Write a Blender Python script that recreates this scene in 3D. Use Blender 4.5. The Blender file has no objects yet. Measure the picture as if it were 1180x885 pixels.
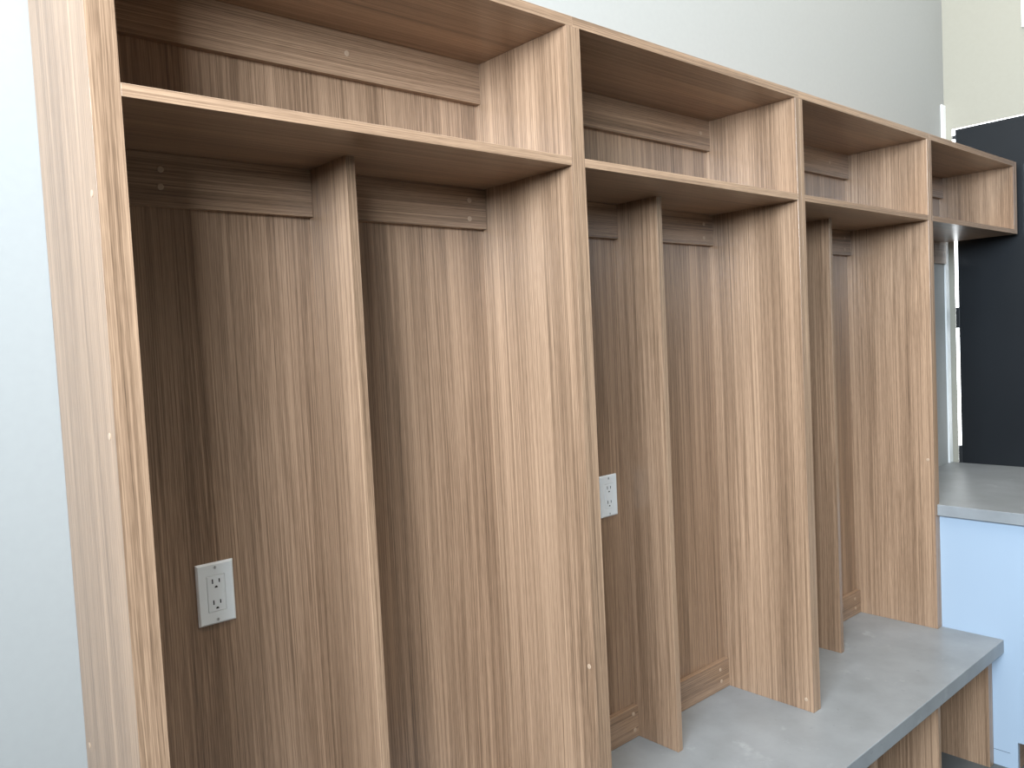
import bpy, bmesh, math, random
from mathutils import Matrix, Vector

C = bpy.context.scene
COL = C.collection
# ------------------------------------------------------------------ measures (metres, z = 0 is the bench top)
YW, YB, YC = 0.3037, 0.3003, 0.2836      # wall, face of the back boards, face of the nailing rails
TP, T2 = 0.0396, 0.0198                  # doubled upright, single board
D = [0.0, 0.9133, 1.823, 2.7235, 3.629]  # left faces of the doubled uprights
ZT, TT, ZS, TS = 1.7847, 0.0209, 1.4964, 0.0184
HT, H, HB = 0.0907, 0.0927, 0.089        # rail heights
YP, TQ = 0.1484, 0.0193                  # middle partitions
PX = [0.4672, 1.3769, 2.2898]
ZF = -0.4582                             # floor
XR = 3.7149                              # right wall
BO, TB = 0.2029, 0.0472                  # bench overhang and thickness
YU = -0.1642                             # front of the bench base
ZC, TC = 0.4558, 0.0407                  # counter
XWH = 2.7552 + 0.008                     # white end panel face
XL, YF, ZCEIL = -1.8, -4.2, 4.0

# ------------------------------------------------------------------ materials
def new_mat(name):
    m = bpy.data.materials.new(name); m.use_nodes = True
    nt = m.node_tree
    return m, nt, nt.nodes['Principled BSDF']

def srgb(r, g, b):
    f = lambda c: (c/255/12.92 if c/255 <= 0.04045 else ((c/255+0.055)/1.055)**2.4)
    return (f(r), f(g), f(b), 1)

def wood(name, axis, gain=1.0, rough=0.30):
    m, nt, bs = new_mat(name)
    N, L = nt.nodes, nt.links
    tc = N.new('ShaderNodeTexCoord'); oi = N.new('ShaderNodeObjectInfo')
    off = N.new('ShaderNodeMath'); off.operation = 'MULTIPLY'; off.inputs[1].default_value = 23.7
    L.new(oi.outputs['Random'], off.inputs[0])
    add = N.new('ShaderNodeVectorMath'); add.operation = 'ADD'
    L.new(tc.outputs['Object'], add.inputs[0]); L.new(off.outputs[0], add.inputs[1])
    def mapped(across, along):
        mp = N.new('ShaderNodeMapping'); s = [across]*3; s[axis] = along
        mp.inputs['Scale'].default_value = s
        return mp
    # slow wandering of the grain lines, so that they swing into long arches
    mw = mapped(4.0, 0.55); L.new(add.outputs[0], mw.inputs[0])
    nw = N.new('ShaderNodeTexNoise'); nw.inputs['Scale'].default_value = 1; nw.inputs['Detail'].default_value = 1.5
    L.new(mw.outputs[0], nw.inputs['Vector'])
    sub = N.new('ShaderNodeVectorMath'); sub.operation = 'SUBTRACT'; sub.inputs[1].default_value = (.5, .5, .5)
    L.new(nw.outputs['Color'], sub.inputs[0])
    scl = N.new('ShaderNodeVectorMath'); scl.operation = 'SCALE'; scl.inputs['Scale'].default_value = 0.028
    L.new(sub.outputs[0], scl.inputs[0])
    wv = N.new('ShaderNodeVectorMath'); wv.operation = 'ADD'
    L.new(add.outputs[0], wv.inputs[0]); L.new(scl.outputs[0], wv.inputs[1])
    def noise(across, along, detail, rgh=.55):
        mp = mapped(across, along); L.new(wv.outputs[0], mp.inputs[0])
        n = N.new('ShaderNodeTexNoise'); n.inputs['Scale'].default_value = 1
        n.inputs['Detail'].default_value = detail; n.inputs['Roughness'].default_value = rgh
        L.new(mp.outputs[0], n.inputs['Vector'])
        return n.outputs['Fac']
    fine, mid, broad, pore = noise(560, 1.5, 2.0), noise(140, .7, 2.0), noise(16, .3, 1.0), noise(700, 30, 1.0)
    def mul(a, k):
        n = N.new('ShaderNodeMath'); n.operation = 'MULTIPLY'; L.new(a, n.inputs[0]); n.inputs[1].default_value = k; return n.outputs[0]
    def plus(a, b):
        n = N.new('ShaderNodeMath'); n.operation = 'ADD'; L.new(a, n.inputs[0]); L.new(b, n.inputs[1]); return n.outputs[0]
    tot = plus(plus(mul(fine, .40), mul(mid, .26)), plus(mul(broad, .20), mul(pore, .14)))
    cr = N.new('ShaderNodeValToRGB')
    g = lambda c: tuple(min(1, x*gain) for x in c[:3]) + (1,)
    e = cr.color_ramp.elements
    e[0].position, e[0].color = .33, g(srgb(84, 64, 49))
    e[1].position, e[1].color = .67, g(srgb(186, 152, 123))
    k = e.new(.45); k.color = g(srgb(128, 101, 79))
    k = e.new(.54); k.color = g(srgb(156, 126, 101))
    L.new(tot, cr.inputs[0]); L.new(cr.outputs[0], bs.inputs['Base Color'])
    bs.inputs['Roughness'].default_value = rough
    bs.inputs['Specular IOR Level'].default_value = .62
    bp = N.new('ShaderNodeBump'); bp.inputs['Strength'].default_value = .12; bp.inputs['Distance'].default_value = .0006
    L.new(fine, bp.inputs['Height']); L.new(bp.outputs[0], bs.inputs['Normal'])
    return m

def plain(name, col, rough=.5, spec=.5, noise_amt=0.0, noise_scale=30, bump=0):
    m, nt, bs = new_mat(name); N, L = nt.nodes, nt.links
    bs.inputs['Roughness'].default_value = rough; bs.inputs['Specular IOR Level'].default_value = spec
    tc = N.new('ShaderNodeTexCoord')
    n = N.new('ShaderNodeTexNoise'); n.inputs['Scale'].default_value = noise_scale; n.inputs['Detail'].default_value = 4
    L.new(tc.outputs['Object'], n.inputs['Vector'])
    cr = N.new('ShaderNodeValToRGB'); e = cr.color_ramp.elements
    e[0].position, e[1].position = .35, .65
    e[0].color = tuple(c*(1-noise_amt) for c in col[:3]) + (1,)
    e[1].color = tuple(min(1, c*(1+noise_amt)) for c in col[:3]) + (1,)
    L.new(n.outputs['Fac'], cr.inputs[0]); L.new(cr.outputs[0], bs.inputs['Base Color'])
    if bump:
        b = N.new('ShaderNodeBump'); b.inputs['Strength'].default_value = bump; b.inputs['Distance'].default_value = .001
        L.new(n.outputs['Fac'], b.inputs['Height']); L.new(b.outputs[0], bs.inputs['Normal'])
    return m

def stone(name):
    m, nt, bs = new_mat(name); N, L = nt.nodes, nt.links
    tc = N.new('ShaderNodeTexCoord')
    def noise(s, d):
        n = N.new('ShaderNodeTexNoise'); n.inputs['Scale'].default_value = s; n.inputs['Detail'].default_value = d
        n.inputs['Roughness'].default_value = .6
        L.new(tc.outputs['Object'], n.inputs['Vector']); return n.outputs['Fac']
    cr = N.new('ShaderNodeValToRGB'); e = cr.color_ramp.elements
    e[0].position, e[0].color = .30, srgb(126, 128, 129)
    e[1].position, e[1].color = .70, srgb(141, 143, 145)
    L.new(noise(7, 5), cr.inputs[0])
    # pale wispy flecks and a few dark ones
    c2 = N.new('ShaderNodeValToRGB'); e = c2.color_ramp.elements
    e[0].position, e[0].color = .62, (0, 0, 0, 1); e[1].position, e[1].color = .72, (1, 1, 1, 1)
    L.new(noise(11, 8), c2.inputs[0])
    mx = N.new('ShaderNodeMixRGB'); mx.inputs[2].default_value = srgb(160, 162, 164)
    mf = N.new('ShaderNodeMath'); mf.operation = 'MULTIPLY'; mf.inputs[1].default_value = .6
    L.new(c2.outputs[0], mf.inputs[0]); L.new(mf.outputs[0], mx.inputs[0]); L.new(cr.outputs[0], mx.inputs[1])
    c3 = N.new('ShaderNodeValToRGB'); e = c3.color_ramp.elements
    e[0].position, e[0].color = .27, (1, 1, 1, 1); e[1].position, e[1].color = .33, (0, 0, 0, 1)
    L.new(noise(38, 3), c3.inputs[0])
    mx2 = N.new('ShaderNodeMixRGB'); mx2.inputs[2].default_value = srgb(116, 118, 119)
    mf2 = N.new('ShaderNodeMath'); mf2.operation = 'MULTIPLY'; mf2.inputs[1].default_value = .6
    L.new(c3.outputs[0], mf2.inputs[0]); L.new(mf2.outputs[0], mx2.inputs[0]); L.new(mx.outputs[0], mx2.inputs[1])
    L.new(mx2.outputs[0], bs.inputs['Base Color'])
    bs.inputs['Roughness'].default_value = .38
    return m

WV = wood('walnut_laminate_upright_grain', 2)
WH = wood('walnut_laminate_level_grain', 0)
CAP = plain('tan_screw_cap', srgb(176, 150, 126), .35, .6)
STONE = stone('grey_quartz')
PAINT = plain('white_wall_paint', srgb(162, 162, 159), .75, .3, .01, 60, .03)
PAINT_W = plain('warm_white_wall_paint', srgb(152, 148, 136), .75, .3, .01, 60, .03)
TRIMW = plain('white_trim_paint', srgb(240, 241, 240), .4, .5)
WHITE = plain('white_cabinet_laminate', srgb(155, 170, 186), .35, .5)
DARKSEAM = plain('dark_seam', srgb(70, 75, 85), .7, .2)
PLASTIC = plain('white_outlet_plastic', srgb(236, 237, 236), .28, .5)
SLOT = plain('black_slot', srgb(14, 13, 12), .6, .2)
METAL = plain('painted_screw', srgb(205, 205, 203), .35, .6)
CHARCOAL = plain('charcoal_black_paint', srgb(24, 26, 29), .36, .3, .05, 3)
BLACKM = plain('black_hinge_metal', srgb(28, 29, 31), .4, .5)
FLOOR = plain('grey_brown_floor', srgb(86, 88, 87), .5, .4, .06, 5)
CEIL = plain('white_ceiling_paint', srgb(238, 238, 236), .8, .2)
gap_glow, snt, sbs = new_mat('daylight')
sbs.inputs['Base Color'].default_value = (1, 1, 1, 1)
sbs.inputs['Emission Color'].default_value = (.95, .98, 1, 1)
sbs.inputs['Emission Strength'].default_value = 4.0  # emission stands in for outdoor light leaking past the door

# ------------------------------------------------------------------ builders
def bm_box(bm, lo, hi):
    lo, hi = Vector(lo), Vector(hi)
    r = bmesh.ops.create_cube(bm, size=1)
    for v in r['verts']:
        v.co = Vector([lo[i] + (v.co[i]+.5)*(hi[i]-lo[i]) for i in range(3)])

def link(name, bm, mat, parent=None, origin=(0, 0, 0), bevel=.0006, world=True):
    """world-space bmesh -> one mesh object with its origin at 'origin'"""
    o0 = Vector(origin)
    for v in bm.verts: v.co -= o0
    bmesh.ops.recalc_face_normals(bm, faces=bm.faces)
    me = bpy.data.meshes.new(name); bm.to_mesh(me); bm.free()
    ob = bpy.data.objects.new(name, me); COL.objects.link(ob)
    me.materials.append(mat)
    if parent:
        ob.parent = parent
        base = Vector((0, 0, 0)); p = parent
        while p: base += p.location; p = p.parent
        ob.location = o0 - base
    else:
        ob.location = o0
    if bevel:
        b = ob.modifiers.new('edge', 'BEVEL'); b.width = bevel; b.segments = 2; b.limit_method = 'ANGLE'
    return ob

def board(name, lo, hi, mat, parent=None, bevel=.0006):
    bm = bmesh.new(); bm_box(bm, lo, hi)
    c = [(lo[i]+hi[i])/2 for i in range(3)]
    return link(name, bm, mat, parent, c, bevel)

def prism(name, pts, axis, a, b, mat, parent=None, bevel=.0006, origin=None):
    """polygon in the two other axes extruded along 'axis' from a to b"""
    bm = bmesh.new(); idx = [i for i in range(3) if i != axis]
    rows = []
    for t in (a, b):
        row = []
        for p in pts:
            c = [0, 0, 0]; c[axis] = t; c[idx[0]] = p[0]; c[idx[1]] = p[1]
            row.append(bm.verts.new(c))
        rows.append(row)
    bm.faces.new(rows[0]); bm.faces.new(rows[1][::-1])
    n = len(pts)
    for i in range(n):
        bm.faces.new((rows[0][i], rows[0][(i+1) % n], rows[1][(i+1) % n], rows[1][i]))
    if origin is None:
        origin = sum((v.co for v in bm.verts), Vector())/len(bm.verts)
    return link(name, bm, mat, parent, origin, bevel)

def disc(name, centre, normal_axis, sign, r, h, mat, parent=None, seg=20, dome=.35):
    """a low button standing on a surface"""
    bm = bmesh.new()
    rings = [(r, 0), (r, h*.5), (r*.82, h), (r*.45, h*(1+dome*.3))]
    vs = []
    ax = [i for i in range(3) if i != normal_axis]
    for rr, hh in rings:
        ring = []
        for k in range(seg):
            a = 2*math.pi*k/seg; c = [0, 0, 0]
            c[ax[0]] = centre[ax[0]] + rr*math.cos(a); c[ax[1]] = centre[ax[1]] + rr*math.sin(a)
            c[normal_axis] = centre[normal_axis] + sign*hh
            ring.append(bm.verts.new(c))
        vs.append(ring)
    for i in range(len(vs)-1):
        for k in range(seg):
            bm.faces.new((vs[i][k], vs[i][(k+1) % seg], vs[i+1][(k+1) % seg], vs[i+1][k]))
    bm.faces.new(vs[-1]); bm.faces.new(vs[0][::-1])
    return link(name, bm, mat, parent, centre, 0)

def empty(name, loc):
    o = bpy.data.objects.new(name, None); COL.objects.link(o); o.location = loc
    o.empty_display_size = .05
    return o

def tag(o, label, cat, group=None):
    o['label'] = label; o['category'] = cat
    if group: o['group'] = group
    return o

def struct(o, label=None):
    o['kind'] = 'structure'
    if label: o['label'] = label
    return o

# ------------------------------------------------------------------ the lockers
def caps(rail, spots, y):
    for x, z in spots:
        disc('screw_cap', (x, y, z), 1, -1, .0058, .0011, CAP, rail)

def locker(i, label):
    l, r = D[i], D[i+1]                      # left face of left upright, left face of right upright
    root = tag(empty('locker_unit', ((l+r)/2, YB, 0)), label, 'locker', 'tall lockers standing on the bench')
    li = l + T2                              # this unit's own left board begins here
    if i > 0: board('side_panel', (li, 0, 0), (l+TP, YW-.0006, ZT-TT), WV, root)
    right = board('side_panel', (r, 0, 0), (r+T2, YW-.0006, ZT-TT), WV, root)
    if i == 0:
        e = board('end_panel', (l, 0, 0), (l+TP, YW-.0006, ZT), WV, root)
        for y, z in ((.0243, 1.3479), (.0272, 1.0171), (.2781, .4928)):
            disc('screw_cap', (l, y, z), 0, -1, .0052, .0009, CAP, e)
        tl = l+TP+.0002
    else:
        tl = li
    if i == 2:
        board('end_panel', (r+T2, 0, 0), (r+TP, YW-.0006, ZS-TS), WV, root)
    y, z = [(.0168, .4149), (.0235, .0337), (.0215, .62)][i]
    disc('screw_cap', (r, y, z), 0, -1, .0052, .0009, CAP, right)
    board('top_panel', (tl, 0, ZT-TT), (r+T2, YB-.0004, ZT), WH, root)
    board('shelf', (l+TP, 0, ZS-TS), (r, YB-.0004, ZS), WH, root)
    board('back_panel', (l+TP, YB, 0), (r, YW-.0006, ZT-TT), WV, root, 0)
    p = PX[i]
    board('partition', (p, YP, 0), (p+TQ, YB-.0002, ZS-TS), WV, root)
    a, b = l+TP+.0004, r-.0004
    up = board('nailing_rail', (a, YC, ZT-TT-HT), (b, YB-.0002, ZT-TT-.0004), WH, root)
    dx = [(.348, .0), (.047, .047), (.148, .047)][i]
    caps(up, [(r-dx[0], 1.7212)], YC)
    for lo_x, hi_x, s in ((a, p-.0004, 0), (p+TQ+.0004, b, 1)):
        mr = board('nailing_rail', (lo_x, YC, ZS-TS-H), (hi_x, YB-.0002, ZS-TS-.0004), WH, root)
        br = board('nailing_rail', (lo_x, YC, .0004), (hi_x, YB-.0002, HB), WH, root)
        if s:
            caps(mr, [(hi_x-.048, 1.449), (hi_x-.050, 1.407)], YC)
            caps(br, [(hi_x-.047, .0650), (hi_x-.043, .0273)], YC)
        else:
            x = lo_x+.14 if i == 0 else hi_x-.02
            caps(mr, [(x, 1.4488), (x-.002, 1.4188)] if i == 0 else [], YC)
            caps(br, [(hi_x-.020, .0693), (hi_x-.016, .0231)], YC)
    return root

locker(0, 'leftmost and nearest tall wood-grain locker, widest in view, white outlet low in its left half')
locker(1, 'middle tall wood-grain locker, outlet half hidden beside its left upright')
locker(2, 'rightmost tall wood-grain locker, beside the white cabinet and without an outlet')

# small box hanging on at the right, above the counter
cub = tag(empty('wall_cubby', ((D[3]+TP+D[4])/2, YB, ZS-TS)), 'small open wood-grain wall cubby hanging above the grey counter at far right', 'cubby')
l, r = D[3], D[4]
board('side_panel', (l+T2+.0003, 0, ZS-TS+.0004), (l+TP, YW-.0006, ZT-TT), WV, cub)
board('side_panel', (r, 0, ZS-TS), (r+T2, YW-.0006, ZT), WV, cub)
board('end_panel', (r+T2+.0001, 0, ZS-TS), (r+TP, YW-.0006, ZT), WV, cub)
board('top_panel', (l+T2+.0003, 0, ZT-TT), (r, YB-.0004, ZT), WH, cub)
board('shelf', (l+TP+.0004, 0, ZS-TS), (r, YB-.0004, ZS), WH, cub)
board('back_panel', (l+TP, YB, ZS+.0004), (r, YW-.0006, ZT-TT), WV, cub, 0)
board('nailing_rail', (l+TP+.0004, YC, ZT-TT-HT), (r-.0004, YB-.0002, ZT-TT-.0004), WH, cub)
board('nailing_rail', (l+TP+.0004, YC, ZS-TS-.0985), (3.650, YW-.0006, ZS-TS-.0004), WH, cub)

# ------------------------------------------------------------------ bench
tag(board('bench', (0, -BO, -TB), (XWH-.001, YW-.0006, -.0002), STONE, None, .0022),
    'long pale grey stone bench top running beneath the wood-grain lockers', 'bench')

def base(i, label):
    l, r = D[i], D[i+1]
    root = tag(empty('shoe_cubby', ((l+r)/2, YB, ZF)), label, 'shoe cubby', 'open shoe cubbies beneath the bench')
    top = -TB-.0004
    board('side_panel', (l+T2, YU, ZF), (l+TP, YW-.0006, top), WV, root)
    board('side_panel', (r, YU, ZF), (r+T2-.0003, YW-.0006, top), WV, root)
    m = (l+T2+r+T2)/2
    board('divider', (m-.009, YU, ZF), (m+.0105, YB-.0004, top), WV, root)
    board('back_panel', (l+TP, YB, ZF), (r, YW-.0006, top), WV, root, 0)
    if i == 0: board('end_panel', (l, YU, ZF), (l+T2-.0003, YW-.0006, top), WV, root)
    if i == 2: board('end_panel', (r+T2, YU, ZF), (XWH-.002, YW-.0006, top), WV, root)
    return root
base(0, 'wood-grain open bench base beneath the leftmost locker')
base(1, 'wood-grain open bench base beneath the middle locker, its right board just showing')
base(2, 'wood-grain open bench base nearest the white cabinet, two uprights showing beneath the bench')

# ------------------------------------------------------------------ white cabinet and counter on the right
cab = tag(empty('base_cabinet', ((XWH+XR)/2, YW, ZF)), 'white base cabinet with toe kick notch standing beneath the grey counter', 'cabinet')
YFR = -.318
prof = [(YFR+.02, ZC-TC-.0004), (YFR+.02, -.357), (-.2405, -.357), (-.2405, ZF), (YW-.0006, ZF), (YW-.0006, ZC-TC-.0004)]
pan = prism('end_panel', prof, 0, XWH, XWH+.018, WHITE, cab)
bm = bmesh.new(); bm_box(bm, (XWH-.0004, -.2165, -.4036), (XWH+.001, -.1640, -.4022))
link('seam', bm, DARKSEAM, pan, (XWH, -.19, -.403), 0)
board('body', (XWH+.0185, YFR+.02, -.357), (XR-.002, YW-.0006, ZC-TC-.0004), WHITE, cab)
board('toe_kick', (XWH+.0185, -.2405, ZF), (XR-.002, -.224, -.3575), WH, cab)['label'] = 'wood-grain toe kick board'
w = (XR-.004-XWH)/2
for k in range(2):
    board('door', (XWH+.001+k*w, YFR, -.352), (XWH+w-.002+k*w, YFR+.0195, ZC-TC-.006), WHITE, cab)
xi = D[3]+TP+.001
tag(prism('countertop', [(2.7402, -.345), (XR-.001, -.345), (XR-.001, YW-.0006), (xi, YW-.0006), (xi, -.0006), (2.7402, -.0006)],
          2, ZC-TC, ZC, STONE, None, .0018), 'grey stone countertop on the white base cabinet, lapping the last locker upright', 'countertop')

# ------------------------------------------------------------------ outlets
def outlet(x0, z1, label):
    W, HH, TH = .0695, .114, .0055
    cx, cz = x0+W/2, z1-HH/2
    root = tag(empty('wall_outlet', (cx, YB, cz)), label, 'outlet', 'white outlets in the locker backs')
    # plate: a bevelled frame with a rectangular window for the insert
    bm = bmesh.new()
    def ring(hw, hh, y):
        return [bm.verts.new((cx+sx*hw, y, cz+sz*hh)) for sx, sz in ((-1, -1), (1, -1), (1, 1), (-1, 1))]
    y0 = YB-.0002
    iw, ih = .0168, .0334
    rs = [ring(W/2, HH/2, y0), ring(W/2, HH/2, y0-.0018), ring(W/2-.0032, HH/2-.0032, y0-TH), ring(iw, ih, y0-TH), ring(iw, ih, y0)]
    for a, b in zip(rs, rs[1:]+rs[:1]):
        for k in range(4):
            bm.faces.new((a[k], a[(k+1) % 4], b[(k+1) % 4], b[k]))
    link('plate', bm, PLASTIC, root, (cx, YB, cz), .0004)
    ins = board('receptacle', (cx-iw+.0005, y0-TH-.0004, cz-ih+.0005), (cx+iw-.0005, y0, cz+ih-.0005), PLASTIC, root, .0007)
    yf = y0-TH-.0004
    for s in (1, -1):
        zc = cz + s*.0195
        for sx, hh in ((-.0063, .0042), (.0063, .0034)):
            bm = bmesh.new(); bm_box(bm, (cx+sx-.0010, yf-.0003, zc+.0035-hh), (cx+sx+.0010, yf+.001, zc+.0035+hh))
            link('slot', bm, SLOT, ins, (cx+sx, yf, zc+.0035), 0)
        bm = bmesh.new(); seg = 14
        for yy in (yf-.0003, yf+.001):
            for k in range(seg):
                a = math.pi*k/(seg-1)
                bm.verts.new((cx+.0028*math.cos(a), yy, zc-.0088+.0034*math.sin(a)))
        bm.verts.ensure_lookup_table(); v = list(bm.verts)
        bm.faces.new(v[:seg]); bm.faces.new(v[seg:][::-1])
        for k in range(seg):
            bm.faces.new((v[k], v[(k+1) % seg], v[seg+(k+1) % seg], v[seg+k]))
        link('ground_hole', bm, SLOT, ins, (cx, yf, zc-.0088), 0)
    for s in (1, -1):
        sc = disc('screw', (cx, y0-TH, cz+s*.0483), 1, -1, .0030, .0007, METAL, root, 16, .1)
        bm = bmesh.new(); bm_box(bm, (cx-.0004, y0-TH-.0013, cz+s*.0483-.0024), (cx+.0004, y0-TH-.0004, cz+s*.0483+.0024))
        link('slot', bm, SLOT, sc, (cx, y0-TH-.0008, cz+s*.0483), 0)
    return root
outlet(.1957, .744, 'white duplex outlet in full view on the back of the leftmost locker')
outlet(1.2733, .7468, 'white duplex outlet on the back of the middle locker, beside the second upright')

# ------------------------------------------------------------------ the room
struct(board('floor', (XL-4, -14, ZF-.1), (XR+4, YW+.1, ZF), FLOOR, None, 0))
struct(board('wall_back', (XL-.1, YW, ZF), (XR, YW+.1, ZCEIL), PAINT, None, 0))
struct(board('ceiling', (XL-.1, YF, ZCEIL), (XR+.1, YW+.1, ZCEIL+.1), CEIL, None, 0))
# right wall with a tall opening for the dark door
YG0, YD0, YD1, ZD = .2718, .2585, -.72, 1.988     # jamb side, door's left edge, door's right edge, door top
ZH = ZD+.004
prism('wall_right', [(YF, ZF), (YD1-.006, ZF), (YD1-.006, ZH), (YG0, ZH), (YG0, ZF), (YW, ZF), (YW, ZCEIL), (YF, ZCEIL)],
      0, XR, XR+.11, PAINT_W, None, 0)
struct(bpy.data.objects['wall_right'])
dr = struct(board('door_1', (XR+.002, YD1, ZF+.004), (XR+.044, YD0, ZD), CHARCOAL, None, .0015),
            'tall charcoal door panel in the right wall behind the counter')
for z0, z1 in ((1.083, 1.178), (.44, .537), (1.945, 1.962)):
    board('hinge', (XR-.004, YD0-.004, z0), (XR+.003, YD0+.0115, z1), BLACKM, dr, .001)
struct(board('trim_1', (3.673, YW-.008, ZC+.0005), (XR-.001, YW-.0004, 2.105), TRIMW, None, .001))
struct(board('trim_2', (XR-.010, -.55, 2.357), (XR-.0004, -.0175, 2.62), TRIMW, None, .001))
# glowing strip added in the door gap, standing in for daylight on the jamb
struct(prism('door_gap_glow', [(YG0, ZF+.004), (YD0, ZF+.004), (YD0, ZD), (YD1, ZD), (YD1, ZH-.0005), (YG0, ZH-.0005)], 0, XR+.0015, XR+.008, gap_glow, None, 0))
# left wall with a large window opening
WY0, WY1, WZ0, WZ1 = -2.95, -.7, 1.6, 2.65
bm = bmesh.new()
for lo, hi in (((XL-.1, YF, ZF), (XL, WY0, ZCEIL)), ((XL-.1, WY1, ZF), (XL, YW, ZCEIL)),
               ((XL-.1, WY0, ZF), (XL, WY1, WZ0)), ((XL-.1, WY0, WZ1), (XL, WY1, ZCEIL))):
    bm_box(bm, lo, hi)
struct(link('wall_left', bm, PAINT, None, (XL, YF, ZF), 0))

# ------------------------------------------------------------------ light
def area(name, loc, rot, sx, sy, power, col):
    d = bpy.data.lights.new(name, 'AREA'); d.shape = 'RECTANGLE'; d.size = sx; d.size_y = sy
    d.energy = power; d.color = col
    o = bpy.data.objects.new(name, d); COL.objects.link(o); o.location = loc; o.rotation_euler = rot
    return o
area('window_daylight', (XL-.06, (WY0+WY1)/2, (WZ0+WZ1)/2), (0, -math.pi/2, 0), WZ1-WZ0, WY1-WY0, 420, (.75, .88, 1.0)).data.spread = math.radians(150)
area('warm_wall_fill', (1.5, -.75, ZCEIL-.02), (0, 0, 0), 2.8, 1.3, 92, (1.0, .88, .71))  # unseen fill light, added to brighten the upper and right walls
wd = bpy.data.worlds.new('World'); C.world = wd; wd.use_nodes = True
bg = wd.node_tree.nodes['Background']
bg.inputs[0].default_value = (1, .96, .90, 1); bg.inputs[1].default_value = .07

# ------------------------------------------------------------------ camera
cam = bpy.data.cameras.new('camera'); co = bpy.data.objects.new('camera', cam); COL.objects.link(co)
cam.sensor_fit = 'HORIZONTAL'; cam.sensor_width = 36; cam.lens = 929.53/1180*36
R_ = Vector((0.74792671, -0.66191883, -0.04969002)); U_ = Vector((0.07125088, 0.00563136, 0.99744253)); F_ = Vector((0.65994617, 0.74955437, -0.05137414))
m = Matrix((( R_.x, U_.x, -F_.x, -.3135), (R_.y, U_.y, -F_.y, -1.1711), (R_.z, U_.z, -F_.z, 1.1188), (0, 0, 0, 1)))
co.matrix_world = m
cam.clip_start = .01
C.camera = co
C.view_settings.view_transform = 'Standard'; C.view_settings.look = 'None'
C.view_settings.gamma = 1; C.view_settings.use_curve_mapping = False
C.view_settings.exposure = 0.0
